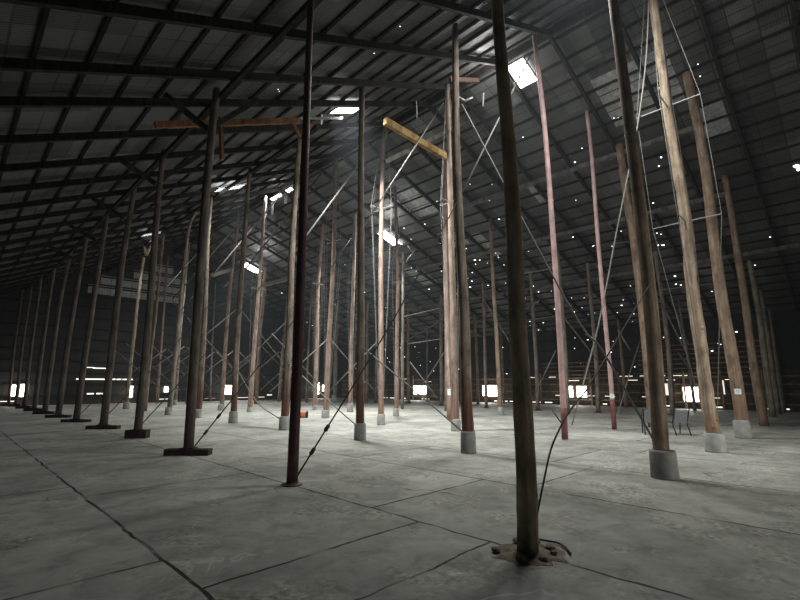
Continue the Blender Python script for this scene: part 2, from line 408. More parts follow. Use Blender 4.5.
# window openings with timber frames
nwin = 0
def opening(a, b, z0, z1, wall, mat='glow', bars=1):
    global nwin; nwin += 1
    mb = MB(); w = .08
    def P(u, z, off): return (u, YB-off, z) if wall == 'back' else (XW-off, u, z)
    def D(du, dz, t): return (du, t, dz) if wall == 'back' else (t, du, dz)
    off = .22
    mb.box(P((a+b)/2, z0-w/2, off), D(b-a+2*w, w, .12)); mb.box(P((a+b)/2, z1+w/2, off), D(b-a+2*w, w, .12))
    mb.box(P(a-w/2, (z0+z1)/2, off), D(w, z1-z0, .12)); mb.box(P(b+w/2, (z0+z1)/2, off), D(w, z1-z0, .12))
    for k in range(bars):
        u = a + (b-a)*(k+1)/(bars+1); mb.box(P(u, (z0+z1)/2, off), D(.05, z1-z0, .08))
    o = struct(mb.build('window_%d' % nwin, M['frame']))
    mb = MB(); mb.box(P((a+b)/2, (z0+z1)/2, off-.02), D(b-a, z1-z0, .02)); mb.build('pane', M[mat], o)
    if (b-a)*(z1-z0) > .25:
        L = bpy.data.lights.new('daylight', 'POINT'); L.shadow_soft_size = .25; L.energy = 50*(b-a)*(z1-z0) + 12; L.color = (1,.90,.76)
        lo = bpy.data.objects.new('daylight', L); C.objects.link(lo); lo.location = P((a+b)/2, (z0+z1)/2, .75)
    return o
opening(3.88, 4.22, .75, 1.6, 'back', bars=0); opening(4.4, 4.85, .7, 1.65, 'back', bars=0)
opening(11.95, 12.35, .5, 1.5, 'back', 'glow_warm', 0); opening(15.0, 15.4, .95, 1.45, 'back', 'glow_warm', 0)
opening(20.9, 22.2, .65, 1.55, 'back', bars=0); opening(32.0, 32.75, .5, 1.9, 'back', 'glow_warm', 0); opening(33.2, 33.6, .85, 1.6, 'back', 'glow_warm', 0)
opening(32.2, 34.2, .65, 1.5, 'right', bars=0); opening(23.4, 25.2, .6, 1.55, 'right', bars=0); opening(16.4, 17.15, .65, 1.5, 'right', bars=0)
opening(15.3, 16.1, .65, 1.5, 'right', 'glow_warm', bars=0); opening(7.7, 8.6, .5, 1.45, 'right', bars=0)
opening(6.2, 6.35, 1.0, 1.9, 'right', 'glow_dim', 0); opening(9.5, 9.7, .9, 1.7, 'right', 'glow_dim', 0)

# ------------------------------------------------------------------ roof frame
RAFT_Y = [-4.3, -2.2, -.1, 2.0, 4.1, 6.2, 8.3, 10.4, 12.0, 14.15, 16.3] + [18.4 + 2.1*k for k in range(14)]
def ordinal(n):
    w = ['first','second','third','fourth','fifth','sixth','seventh','eighth','ninth','tenth','eleventh','twelfth','thirteenth','fourteenth','fifteenth','sixteenth','seventeenth','eighteenth','nineteenth','twentieth']
    if n <= 20: return w[n-1]
    t = {2:'twenty',3:'thirty',4:'forty',5:'fifty'}[n//10]
    return t + '-' + w[n%10-1] if n%10 else {2:'twentieth',3:'thirtieth',4:'fortieth'}[n//10]
def inst(src, loc, label):
    o = src.copy(); C.objects.link(o); o.location = loc; o['label'] = label; return o
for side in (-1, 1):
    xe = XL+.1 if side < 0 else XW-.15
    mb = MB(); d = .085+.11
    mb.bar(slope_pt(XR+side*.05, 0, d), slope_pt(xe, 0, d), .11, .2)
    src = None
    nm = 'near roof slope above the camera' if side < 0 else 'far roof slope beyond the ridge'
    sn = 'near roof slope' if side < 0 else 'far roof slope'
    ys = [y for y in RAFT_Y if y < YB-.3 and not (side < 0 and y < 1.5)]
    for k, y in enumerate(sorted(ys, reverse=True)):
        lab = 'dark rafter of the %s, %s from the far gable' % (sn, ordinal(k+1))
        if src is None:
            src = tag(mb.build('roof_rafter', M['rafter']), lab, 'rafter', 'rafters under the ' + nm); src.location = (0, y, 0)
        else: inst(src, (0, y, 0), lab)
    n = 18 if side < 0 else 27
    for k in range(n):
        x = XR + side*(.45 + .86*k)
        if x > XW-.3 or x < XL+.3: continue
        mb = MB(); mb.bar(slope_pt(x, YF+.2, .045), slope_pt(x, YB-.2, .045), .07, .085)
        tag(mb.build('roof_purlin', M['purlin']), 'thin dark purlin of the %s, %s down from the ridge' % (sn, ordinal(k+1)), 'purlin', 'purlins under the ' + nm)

# skylights in the roof sheets -------------------------------------------------
def area(name, p, side, sx, sy, power, color=(1,1,.965), spread=105):
    L = bpy.data.lights.new(name, 'AREA'); L.shape = 'RECTANGLE'; L.size = sx; L.size_y = sy; L.energy = power; L.color = color; L.spread = math.radians(spread)
    o = bpy.data.objects.new(name, L); C.objects.link(o)
    n = normal(side); o.location = p - n*.4
    o.rotation_euler = n.to_track_quat('Z', 'Y').to_euler(); return o
def skylight(x0, x1, y0, y1, side, label, power, bars=1, mat='glow_sky', spread=105, drop=.10):
    c = slope_pt((x0+x1)/2, (y0+y1)/2, 0)
    e = empty('skylight', c, label, 'skylight', 'skylights let into the roof sheets')
    n = normal(side)
    mb = MB()
    q = [slope_pt(x, y, drop) - c for x, y in ((x0,y0),(x1,y0),(x1,y1),(x0,y1))]
    mb.add(q + [v + n*.01 for v in q], [(0,1,2,3),(4,5,6,7),(0,1,5,4),(1,2,6,5),(2,3,7,6),(3,0,4,7)])
    mb.build('clear_sheet', M[mat], e)
    mb = MB()
    for a, b in ((0,1),(1,2),(2,3),(3,0)): mb.bar(q[a]-n*.02, q[b]-n*.02, .05, .04)
    for k in range(bars):
        t = (k+1)/(bars+1); mb.bar(q[0].lerp(q[3], t)-n*.02, q[1].lerp(q[2], t)-n*.02, .035, .035)
    mb.build('glazing_bar', M['rafter'], e)
    if power: area('skylight_daylight', slope_pt((x0+x1)/2, (y0+y1)/2, 0), side, abs(x1-x0)*1.1, y1-y0, power, spread=spread)
    return e
def skylight_at(px, py, side, sx, sy, *a, **k):
    p = on_roof(px, py, side)
    for y in RAFT_Y:                                # keep clear of the rafters
        g = sy/2 + .08 - abs(p.y - y)
        if g > 0: p.y += g if p.y >= y else -g
    return skylight(p.x-sx/2, p.x+sx/2, p.y-sy/2, p.y+sy/2, side, *a, **k)
skylight_at(344.5, 102, -1, 1.25, .62, 'bright skylight in the near slope between the two tall dark posts at upper centre', 800, 0, 'glow', drop=.27)
skylight_at(225.5, 185, -1, 1.5, .75, 'three-pane skylight low in the near slope beyond the orange beam', 420, 2, drop=.25)
skylight(8.3, 9.4, 32.9, 33.7, -1, 'farthest skylight of the near slope, a thin bright strip over the forked post', 160, 2)
skylight(8.6, 9.9, 3.2, 3.95, -1, 'skylight of the near slope closest to the camera', 560, spread=175)
skylight_at(516, 75, 1, 1.15, .8, 'tall barred skylight just past the ridge beside the nearest big pole', 260, 2, 'glow', 130)
skylight_at(390.5, 237.5, 1, 1.7, .9, 'dazzling skylight on the far slope above the bright tie beam at centre', 950, 0, 'glow', 120)
skylight_at(255, 265, 1, 1.6, 1.3, 'dazzling skylight on the far slope left of centre near the gable', 680, 0, 'glow', 120, drop=.27)
skylight_at(276.5, 196, 1, .3, 1.3, 'narrow skylight at the distant ridge, lower left one of two', 100, 1)
skylight_at(287.5, 190, 1, .3, .8, 'narrow skylight at the distant ridge, upper right one of two', 0, 1)
# light scattered sideways by the skylight panes onto the timbers beside them
for p, e_, r in (((13.3,8.4,13.15),130,.2),((18.6,19.9,11.5),150,.2),((17.3,34.2,11.8),190,.25),((13.4,23.9,13.4),45,.15),((9.4,22.2,11.3),30,.2),((8.9,33.2,11.2),25,.2),((9.4,12.4,11.4),20,.2)):
    L = bpy.data.lights.new('pane_scatter', 'POINT'); L.energy = e_; L.shadow_soft_size = r; L.color = (1,.98,.94)
    lo = bpy.data.objects.new('pane_scatter', L); C.objects.link(lo); lo.location = p
# added doorway in the near gable, unseen fill light behind the viewpoint
mb = MB(); mb.box((9.9,YF+.08,1.8),(.2,.16,3.6)); mb.box((15.1,YF+.08,1.8),(.2,.16,3.6)); mb.box((12.5,YF+.08,3.7),(5.4,.16,.2))
o = struct(mb.build('added_door_1', M['frame'])); mb = MB(); mb.box((12.5,YF+.05,1.8),(5.0,.04,3.6)); mb.build('added_fill_panel', M['glow_dim'], o)
L = bpy.data.lights.new('added_fill_light', 'AREA'); L.shape = 'RECTANGLE'; L.size = 5; L.size_y = 3.4; L.energy = 270; L.color = (1,.96,.88); L.spread = math.radians(60)
lo = bpy.data.objects.new('added_fill_light', L); C.objects.link(lo); lo.location = (12.5, YF+.2, 1.9); lo.rotation_euler = (PI/2-.12, 0, -.10)

# ------------------------------------------------------------------ posts
def upright(base, py, px):                          # a traced point in the upright plane through the base that faces the viewer
    d = ray(px, py); h = Vector((base.x, base.y, 0)); t = h.dot(h)/(d.x*h.x + d.y*h.y)
    return Vector((0,0,CH)) + d*t
def post(name, label, bx, by, trace, wb, wt, mat, group, ped=None, plank=None, plate=None, tagpx=None, round_=True,
         red=None, wires=None, cap=True, top=None, n=12):
    base = floor_at(bx, by)
    base *= min(1, 35.9/max(base.x, .1), 46.3/max(base.y, .1))
    z0 = 0
    pts = [Vector((base.x, base.y, 0))]
    if ped: z0 = upright(base, ped[0], bx).z
    for px, py in trace: pts.append(upright(base, py, px))
    wz = pts[-1].z
    # carry on to the roof, or stop under it
    d = (pts[-1]-pts[-2]); d = d/max(d.z, .01); d.x = max(-.03, min(.03, d.x)); d.y = max(-.03, min(.03, d.y)); d.z = 1
    lim = lambda p: roof_z(p.x) - (.16 if top is None else top)
    while pts[-1].z > lim(pts[-1]) and len(pts) > 2: pts.pop()
    if pts[-1].z > lim(pts[-1]): pts[-1] = pts[0].lerp(pts[-1], lim(pts[-1])/pts[-1].z*.985)
    g = lim(pts[-1]) - pts[-1].z
    if g > .05: pts.append(pts[-1] + d*g)
    if ped: pts[0] = Vector((pts[0].x, pts[0].y, max(0, z0-.05)))
    rb = px_to_m(wb, base)/2; rt = px_to_m(wt, upright(base, trace[-1][1], trace[-1][0]))/2
    path = spline(pts, 5 if len(pts) > 2 else 1)
    if len(path) == 2: path = [path[0].lerp(path[1], i/8) for i in range(9)]
    if round_ and mat in ('bark','brown','pink','near','grey','rowtwo','dark','umber'):
        lump = .07 if mat == 'bark' else .035
    else: lump = 0
    rad = []
    for p in path:
        t = min(1, p.z/max(.1, wz)); r = rb + (rt-rb)*t
        rad.append(max(.028, r)*(1 + (random.uniform(-.07, .07) if mat == 'bark' else random.uniform(-.02,.02) if lump else 0)))
    path = [p - base for p in path]
    simple = not (ped or plank or plate or tagpx or red or wires)
    mb = MB()
    if round_: mb.tube(path, rad, n, 0, lump)
    else: mb.tube(path, [r*1.25 for r in rad], 4)
    if mat == 'bark':                               # knots
        for _ in range(9):
            i = random.randrange(2, len(path)-2); a = random.uniform(0, 2*PI)
            mb.lathe([(.05,-.05),(.06,-.02),(.06,.02),(.03,.05)], 7, path[i] + Vector((math.cos(a), math.sin(a), 0))*rad[i]*.85)
    if simple: return tag(mb.build(name, M[mat], None, base, round_), label, 'post', group)
    e = empty(name, base, label, 'post', group)
    mb.build('shaft', M[mat], e, (0,0,0), round_)
    if ped:
        h = z0; r = px_to_m(ped[1], base)/2; dark = len(ped) > 2 and ped[2] == 'd'
        mb = MB(); mb.lathe([(r*1.02,0),(r*1.03,h*.1),(r,h*.5),(r*.97,h*.93),(r*.92,h)], 18, jig=.012)
        mb.build('footing', M['concrete_dark' if dark else 'concrete'], e, (0,0,0), True)
    if plank:
        w = px_to_m(plank[0], base); h = max(.06, px_to_m(plank[1], base))
        mb = MB(); R = Matrix.Rotation(-PI/4 + plank[2], 3, 'Z'); mb.box((0,0,h/2), (w, min(w*.6, .26), h), 0, R)
        mb.box((0,0,h+.012), (w*.35, min(w*.4,.2), .024), 0, R)
        mb.build('foot_plank', M['plank'], e)
    if plate:
        mb = MB(); s = px_to_m(plate, base)/2
        mb.lathe([(s,0),(s*1.02,.015),(s*.6,.035),(s*.5,.09),(s*.42,.10)], 14); mb.build('base_plate', M['steel_dark' if mat.startswith('steel') else 'plank'], e)
    def along(z):
        for i in range(len(path)-1):
            if path[i].z <= z <= path[i+1].z:
                t = (z-path[i].z)/max(1e-6, path[i+1].z-path[i].z); return path[i].lerp(path[i+1], t), rad[i]
        return path[-1], rad[-1]
    if red:                                         # painted lower length
        p1, r1 = along(.03); z1 = upright(base, red, bx).z
        seg = [along(.03 + (z1-.03)*i/4) for i in range(5)]
        mb = MB(); mb.tube([s[0] for s in seg], [s[1]*1.06 for s in seg], n); mb.build('painted_band', M['red_band'], e, (0,0,0), True)
    if tagpx:
        px, py, tw, th = tagpx
        q = upright(base, py, px); a, r = along(q.z)
        v = Vector((-base.x, -base.y, 0)).normalized(); u = Vector((v.y, -v.x, 0)); u = -u
        w, h = px_to_m(tw, q), px_to_m(th, q); c = Vector((a.x, a.y, q.z)) + v*(r+.012) 
        mb = MB(); mb.box(c, (w, .008, h), 0, Matrix((u, v, Vector((0,0,1)))).transposed())
        for k in range(3): mb.box(c + v*.006 + Vector((0,0,h*(.25-.22*k))), (w*(.6-.12*k), .003, h*.07), 1, Matrix((u, v, Vector((0,0,1)))).transposed())
        mb.build('paper_tag', [M['paper'], M['ink']], e)
    if wires:
        arm, zs = wires; zt = path[-1].z-.1
        for ax in (Vector((0,1,0)), Vector((1,0,0))):
            for z in zs:
                mb = MB(); a, r = along(z); mb.bar(a-ax*arm, a+ax*arm, .026, .026); mb.build('spreader_bar', M['rod'], e)
            for s in (-1, 1):
                P_ = [along(zt)[0]+ax*s*.08] + [along(z)[0]+ax*s*arm for z in sorted(zs, reverse=True)] + [along(.75)[0]+ax*s*.13]
                mb = MB(); mb.tube(P_, .0095, 5); mb.build('stay_wire', M['wire'], e)
    return e

GA = 'dark posts of the row nearest the camera'
GB = 'posts on concrete footings in the second row'
GC = 'posts of the row under the ridge'
GD = 'far posts toward the long wall'
# first row -------------------------------------------------------------
post('timber_post', 'big olive-grey timber pole closest to the camera, set in broken floor', 528, 553,
     [(526.5,480),(522.5,400),(517,310),(513.5,225),(509,150),(503,80),(497,0)], 21.5, 11.5, 'near', GA, n=20, top=.12)
post('steel_post', 'slender dark red steel pipe post on a small plate, second in the nearest row', 292, 485, [(298,350),(304,190),(310,20)], 11.5, 6.5, 'steel_dark', GA, plate=21, n=16)
post('timber_post', 'dark post on a long foot plank beneath the orange beam', 188, 455, [(195,350),(203,230),(212,130),(219,82)], 10, 7, 'dark', GA, plank=(44, 6, 0))
post('timber_post', 'dark post on a square wooden block, fourth in the nearest row', 137, 438, [(145,360),(151,290),(158,200),(165,140)], 8, 5, 'dark', GA, plank=(21, 8, 0))
post('timber_post', 'dark leaning post on a foot plank, fifth in the nearest row', 103, 429, [(112,350),(121,270),(130,215),(137,180)], 7.5, 4.5, 'dark', GA, plank=(31, 3.5, 0))
for (bx, by, tr, w, pw, k) in ((76,422,[(86,350),(95,290),(107,215)],6,27,6), (58,417.5,[(67,350),(75,300),(87,235)],5.5,23,7), (44.5,414,[(53,350),(60,300),(70,255)],5,21,8),
     (34,411,[(42,350),(49,300),(56,260)],4.2,18,9), (24,408.5,[(31,350),(38,300)],3.6,15,10), (15.5,406.5,[(22,350),(28,310)],3,12,11), (8.5,405.3,[(14,350),(19,315)],2.6,10,12)):
    post('timber_post', 'dark post on a foot plank, %s from the front in the nearest row' % ordinal(k), bx, by, tr, w, w*.7, 'dark', GA, plank=(pw, 2.6, 0), n=8)
# second row ------------------------------------------------------------
post('timber_post', 'dark timber pole on the largest round concrete footing, right of centre', 665, 478, [(661,447),(657,390),(650,300),(639,200),(627,105),(613,0)], 15.5, 9, 'umber', GB, ped=(450,25,'d'), n=16)
post('timber_post', 'dark pole on a round footing just left of the nearest big pole', 468.5, 453, [(468,430),(466,390),(464,310),(459,220),(456,130),(455,0)], 12.5, 5.5, 'rowtwo', GB, ped=(431,15.5,'d'), n=14)
post('timber_post', 'dark straight pole on a round footing at centre, below the bright skylight', 360, 440, [(360,422),(361,320),(361,180),(362,75)], 8.8, 5.5, 'rowtwo', GB, ped=(423,12), n=12)
post('timber_post', 'brownish pole on a round footing just behind the steel pipe post', 284, 430, [(285,415),(289,340),(292,250),(298,160),(302,110)], 8, 4.5, 'rowtwo', GB, ped=(416,10.5), n=12)
post('timber_post', 'dark pole on a round footing before the wide gable window', 233, 423, [(234,410),(237,340),(242,270),(248,190),(252,165)], 6.5, 3.6, 'rowtwo', GB, ped=(411,9), n=10)
post('timber_post', 'pole on a round footing close right of the post on the long foot plank', 198, 418, [(199,408),(204,330),(208,240),(212,190)], 6.3, 3, 'rowtwo', GB, ped=(409,6.5), n=10)
post('timber_post', 'grey pole with a bent top, left of the post on the long foot plank', 168, 415, [(170,405),(178,330),(183,275),(189,228),(195,214)], 5.2, 2.6, 'grey', GB, ped=(407,6.5), n=10)
fork = post('forked_post', 'pale crooked post with a forked top catching light, at left', 126, 409, [(127,400),(131,360),(134,335),(139,290),(147,248)], 3.8, 2.4, 'bark', GB, ped=(402,6), n=8, top=1.3)
# third row, under the ridge ---------------------------------------------
post('bark_pole', 'thick knotty pale pole with stay wires on a round footing at right', 716, 452, [(713,432),(706,390),(700,340),(691,280),(685,215),(676,160),(668,112),(660,50),(653,0)], 12.8, 7.5, 'bark', GC,
     ped=(433,18), wires=(.8, (5.9, 9.35)), n=16)
post('steel_post', 'slim pink-red steel post, left of the chairs and taller of the two', 565, 440, [(560,340),(552,220),(544,120),(537,60)], 6.0, 4.6, 'steel_red', GC, red=408, n=12)
post('timber_post', 'stout brown pole on a round footing, right one of the close cluster at centre', 456, 431, [(455,418),(454,340),(452,270),(449,150)], 8.5, 5, 'pink', GC, ped=(419,10), wires=(.5, (8.6,)), n=12)
post('timber_post', 'reddish pole with a white paper tag, left one of the close cluster at centre', 450, 420, [(448,340),(446,280),(444,130)], 6.5, 4, 'pink', GC, tagpx=(448.5,392,3.5,6), n=12)
post('timber_post', 'reddish pole with stay wires on a round footing below the dazzling centre skylight', 381, 425, [(381,413),(381,340),(381,250),(383,150),(385,137)], 6, 4.2, 'pink', GC, ped=(414,8), wires=(.62, (9.3,)), n=12)
post('timber_post', 'brown pole with stay wires on a square footing left of the centre pole', 325.5, 418, [(326,409),(329,340),(333,270),(335,200)], 5.8, 3.6, 'pink', GC, ped=(410,8), wires=(.6, (9.1,)), n=12)
post('timber_post', 'slim reddish pole on a small footing before the narrow gable window', 315, 410, [(315,404),(317,340),(318,290),(322,240)], 4.6, 3, 'pink', GC, ped=(405,5), wires=(.45,(8.4,)), n=10)
post('timber_post', 'grey-brown pole under the left dazzling skylight, on a small footing', 249.5, 412, [(250,406),(254,350),(258,300),(263,232)], 5, 3, 'pink', GC, ped=(407,5.5), wires=(.5,(7.6,)), n=10)
post('timber_post', 'pale post on a small footing left of the wide gable window', 221, 410, [(222,403),(226,340),(230,290),(236,240)], 4.5, 2.4, 'brown', GC, ped=(404,6.5), n=10)
post('timber_post', 'grey post on a small footing right of the bent-top pole', 174.5, 405, [(175,400),(180,330),(184,290)], 4.2, 3, 'grey', GC, ped=(400,5), n=10)
# fourth row and on ----------------------------------------------------------
GE = 'posts of the fourth row'
post('bark_pole', 'thick brown pole with a white notice on a square pale footing, far right', 743.5, 438, [(742,420),(736,380),(729,340),(722,300),(714,240),(707,180),(699,130),(690,90),(680,35)], 11.8, 7.6, 'brown', GE,
     ped=(420,14), tagpx=(738.5,391.5,5.5,5.5), n=14)
post('steel_post', 'slim red steel post with a white paper tag, between the pole rows', 614.5, 430, [(610,370),(607,340),(598,240),(592,160),(585,95)], 4.5, 3.4, 'steel_red', GE, red=400, tagpx=(612,396,3.6,4.4), n=12)
post('timber_post', 'brown pole on a white footing left of the nearest big pole', 501, 415, [(500,405),(497,340),(493,280),(490,215)], 4.8, 3, 'brown', GE, ped=(407,6), n=10)
post('timber_post', 'pinkish pole on a footing right of the dazzling centre skylight', 396, 416, [(396.5,407),(397,340),(398,280),(397,250)], 4.8, 3.2, 'pink', GE, ped=(408,6), wires=(.45,(7.2,)), n=10)
post('timber_post', 'slim brown pole on a footing just left of the centre pole', 350, 412, [(350.5,402),(351.5,340),(353,290),(355,230)], 4.6, 3, 'pink', GE, ped=(403,6), wires=(.45,(8.0,)), n=10)
post('timber_post', 'pale post on a whitish footing among the poles left of centre', 334, 402.5, [(335,394),(336,340),(338,290),(341,260)], 4.2, 3, 'grey', GE, ped=(395,5), n=10)
post('timber_post', 'large brown pole standing behind the pole on the largest footing', 653, 427, [(648,370),(645,335),(640,290),(633,235),(627,200)], 9, 7, 'brown', GE, n=12)
post('timber_post', 'tan pole right of the pole with the white notice', 764.5, 426, [(756,380),(750,340),(745,300),(737,250),(729,200),(722,160)], 8, 5, 'brown', GD, n=12)
post('timber_post', 'tan pole second from last in the right-hand receding group', 773, 417, [(765,360),(760,320),(752,275),(745,240)], 6, 4, 'grey', GD, n=10)
post('timber_post', 'dim pole last but one on the right', 779, 414, [(772,365),(766,320),(760,285)], 5, 3.6, 'grey', GD, n=10)
post('timber_post', 'dimmest pole at the right end of the post rows', 784, 409.5, [(778,370),(772,325)], 4, 3, 'grey', GD, n=10)
# slim far posts: base x, base y, trace, width, plate
FAR = [(145,411,[(150,360),(155,320),(160,270)],3.6,0),(157,403,[(160,360),(163,320)],3.2,0),(210,399.5,[(212,350),(214,310)],2.2,0),(256,404,[(259,350),(262,310)],4.2,0),
 (279,401.5,[(282,360),(285,330)],3.6,0),(306.5,402.5,[(308,360),(310,320)],2.4,0),(366.5,403,[(367,360),(367,320),(368,290)],3.2,0),(376,402.8,[(376,360),(376,320),(377,290)],2.6,8),
 (402.5,409,[(402.5,360),(403,310),(403,260)],3.6,0),(408.5,403.2,[(408,360),(408,310)],3.2,8),(441.5,405.5,[(441,340),(441.5,260),(442,190)],3.6,7),(446,411,[(446,360),(445.5,280),(445,190)],3.0,0),
 (461,404,[(461,360),(460,320)],2.8,0),(478,404.5,[(477,360),(475,310),(473,270)],3.0,0),(486.5,408,[(485,360),(484,310),(482,270)],3.4,9),(504,403.5,[(502,360),(500,320)],2.8,0),
 (538,410.5,[(536,360),(533,310),(530,265)],4.2,9),(568,414,[(565,350),(561,290),(556,240)],4.6,0),(598.5,412.5,[(596,360),(592,310),(588,270)],4.6,9),(626,407.5,[(622,360),(618,320)],3.2,0),
 (673,415.5,[(669,355),(664,310),(660,285)],5,0),(695,411,[(690,370),(684,335)],3.2,0),(187,404,[(190,360),(193,320)],3.0,0),(427,402,[(427,360),(427,330)],1.8,0)]
for k, (bx, by, tr, w, pl) in enumerate(sorted(FAR)):
    post('slim_post', 'slim distant post without footing, %s from the left of its kind' % ordinal(k+1), bx, by, tr, w, w*.75, random.choice(['grey','brown','grey']), 'slim posts standing far off', plate=pl or None, n=8)
# fork and its braces on the forked post
b = floor_at(126, 409)
p0 = upright(b, 249, 147); p0.z = min(p0.z, roof_z(p0.x)-1.2)
for nm, q in (('fork_arm', (154,237)), ('fork_arm', (144,240))):
    mb = MB(); p1 = upright(b, q[1], q[0]); p1.z = min(p1.z, roof_z(p1.x)-.22); mb.tube([p0-b, p1-b], [.10,.07], 7); mb.build(nm, M['bark'], fork)

# ------------------------------------------------------------------ braces, ties and cables
def strut(name, label, cat, a, b, w, mat, group=None, round_=True):
    mb = MB(); a, b = Vector(a), Vector(b)
    if round_: mb.tube([Vector((0,0,0)), b-a], w/2, 8)
    else: mb.bar(Vector((0,0,0)), b-a, w, w*1.6)
    return tag(mb.build(name, M[mat], None, a, round_), label, cat, group)
def cabl(name, label, pts, r, mat, group=None):
    pts = [Vector(p) for p in pts]; mb = MB(); mb.tube([p-pts[0] for p in spline(pts, 5)], r, 6)
    return tag(mb.build(name, M[mat], None, pts[0], True), label, 'cable', group)
FY = [6.75, 10.85, 15.1, 19.4, 24.0, 28.4, 33.0]
where = ['behind the nearest big pole', 'at the centre pole below the bright skylight', 'crossing behind the steel pipe post', 'left of the steel pipe post', 'over the left dazzling skylight', 'at the bent-top pole', 'farthest to the left']
for k, y in enumerate(FY):
    zt = 13.35
    strut('diagonal_brace', 'long pale diagonal brace climbing to the ridge ' + where[k], 'brace', (9.1, y, 6.65), (13.45, y, zt), .05 if k < 2 else .08, 'rod' if k < 3 else 'brace', 'diagonal braces between second row and ridge')
for k, (y, z1) in enumerate(((6.73,6.4),(11.2,6.4),(15.9,6.4),(20.4,6.4),(24.5,6.4))):
    a = Vector((4.33, y, .12)); b = Vector((9.0, y+.1, z1)); m = a.lerp(b, .5) - Vector((0,0,.18))
    o = ['steel pipe post', 'post on the long foot plank', 'post on the square block', 'fifth post of the nearest row', 'sixth post of the nearest row']
    mb = MB(); P_ = spline([a, m, b], 8); mb.tube([p-a for p in P_], .016, 6)
    e = empty('guy_cable', a, 'thin guy cable rising right from the foot of the ' + o[k], 'cable', 'guy cables from the nearest row')
    mb.build('cable', M['cable'], e, (0,0,0), True)
    if k < 2:
        for s in (.42, .86):
            q = min(P_, key=lambda v: abs((v-a).length-s)) - a; t = (P_[2]-P_[1]).normalized()
            mb = MB(); mb.tube([q-t*.07, q-t*.05, q+t*.05, q+t*.07], [.018,.036,.036,.018], 8)
            mb.build('turnbuckle', M['cable'], e, (0,0,0), True)
# slack black cable of the nearest pole
cabl('slack_cable', 'slack black cable curving up from the foot of the nearest big pole', [on_y(x, y, 2.5) for x, y in ((537,515),(544,480),(551,449),(560,428),(567,415),(577,401),(592,381))] + [(8.9,2.45,3.4)], .0105, 'cable')
cabl('guy_cable', 'thin guy cable slanting down leftward onto the largest footing', [on_x(657,446,9.1), on_x(628,395,9.1), on_x(600,347,9.1), on_x(566,300,9.1), (9.1,6.7,9.2)], .02, 'wire', 'guy cables along the second row')
cabl('guy_cable', 'thin guy cable slanting onto the footing left of the nearest big pole', [on_x(464,433,9.1), on_x(428,402,9.1), (8.96,10.6,2.75)], .02, 'wire', 'guy cables along the second row')
cabl('guy_cable', 'thin guy cable slanting onto the footing of the centre pole', [on_x(357,426,9.0), on_x(330,402,9.0), (8.96,14.8,2.4)], .02, 'wire', 'guy cables along the second row')
cabl('guy_cable', 'thin guy cable slanting onto the footing behind the steel pipe post', [on_x(280,419,8.98), on_x(257,402,8.98), (9.0,19.1,2.3)], .02, 'wire', 'guy cables along the second row')
cabl('stay_cable', 'long pale slack cable hanging from above beside the dark pole on the largest footing', [on_x(649,0,13.4), on_x(646,60,13.4), on_x(640,110,13.4), on_x(633,150,13.4), on_x(616,235,13.4), on_x(598,327,13.4), on_x(572,425,13.4)], .02, 'rod')
cabl('stay_cable', 'pale guy rope slanting to the floor between red post and chairs', [on_y(641,339,9.7), on_y(630,372,9.7), on_y(618,414,9.7)], .03, 'rod')
cabl('stay_cable', 'short guy cable running to the foot of the taller red post', [on_x(562,424,13.25), on_x(552,410,13.25)], .02, 'cable')
# long beams and ties running with the ridge
strut('tie_beam', 'long pale beam under the far slope, upper of two', 'beam', (19.9, 3.0, roof_z(19.9)-.36), (19.9, 16.5, roof_z(19.9)-.36), .13, 'brace', 'long beams under the far slope', False)
strut('tie_beam', 'long pale beam under the far slope, lower of two', 'beam', (24.2, 3.0, roof_z(24.2)-.36), (24.2, 22.5, roof_z(24.2)-.36), .13, 'brace', 'long beams under the far slope', False)
strut('tie_beam', 'long dim beam low under the far slope near the eave', 'beam', (29.2, -2.0, roof_z(29.2)-.36), (29.2, 40, roof_z(29.2)-.36), .13, 'beam', 'long beams under the far slope', False)
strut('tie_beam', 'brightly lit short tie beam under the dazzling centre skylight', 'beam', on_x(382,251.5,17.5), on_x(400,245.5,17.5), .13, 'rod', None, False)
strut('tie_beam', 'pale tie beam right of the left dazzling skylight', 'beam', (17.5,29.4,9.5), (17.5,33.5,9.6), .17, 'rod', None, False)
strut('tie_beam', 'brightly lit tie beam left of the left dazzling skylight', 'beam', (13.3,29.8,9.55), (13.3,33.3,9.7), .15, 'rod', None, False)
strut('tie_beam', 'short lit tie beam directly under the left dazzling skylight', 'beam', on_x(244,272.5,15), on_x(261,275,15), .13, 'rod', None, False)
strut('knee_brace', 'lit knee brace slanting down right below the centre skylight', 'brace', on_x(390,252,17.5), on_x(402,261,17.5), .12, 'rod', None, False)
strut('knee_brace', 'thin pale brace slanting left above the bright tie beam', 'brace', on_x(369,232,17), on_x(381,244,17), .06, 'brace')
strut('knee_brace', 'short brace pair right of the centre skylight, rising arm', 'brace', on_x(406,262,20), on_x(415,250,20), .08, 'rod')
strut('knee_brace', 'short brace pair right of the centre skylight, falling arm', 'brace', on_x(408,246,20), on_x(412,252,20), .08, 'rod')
strut('row_plate', 'dark beam along the tops of the nearest row of posts', 'beam', (4.3, 2.0, roof_z(4.3)-.42), (4.3, 46, roof_z(4.3)-.42), .09, 'rafter', None, False)
strut('row_plate', 'dark beam along the tops of the second row of posts', 'beam', (9.05, 13.6, roof_z(9.05)-.42), (9.05, 46, roof_z(9.05)-.42), .09, 'rafter', None, False)
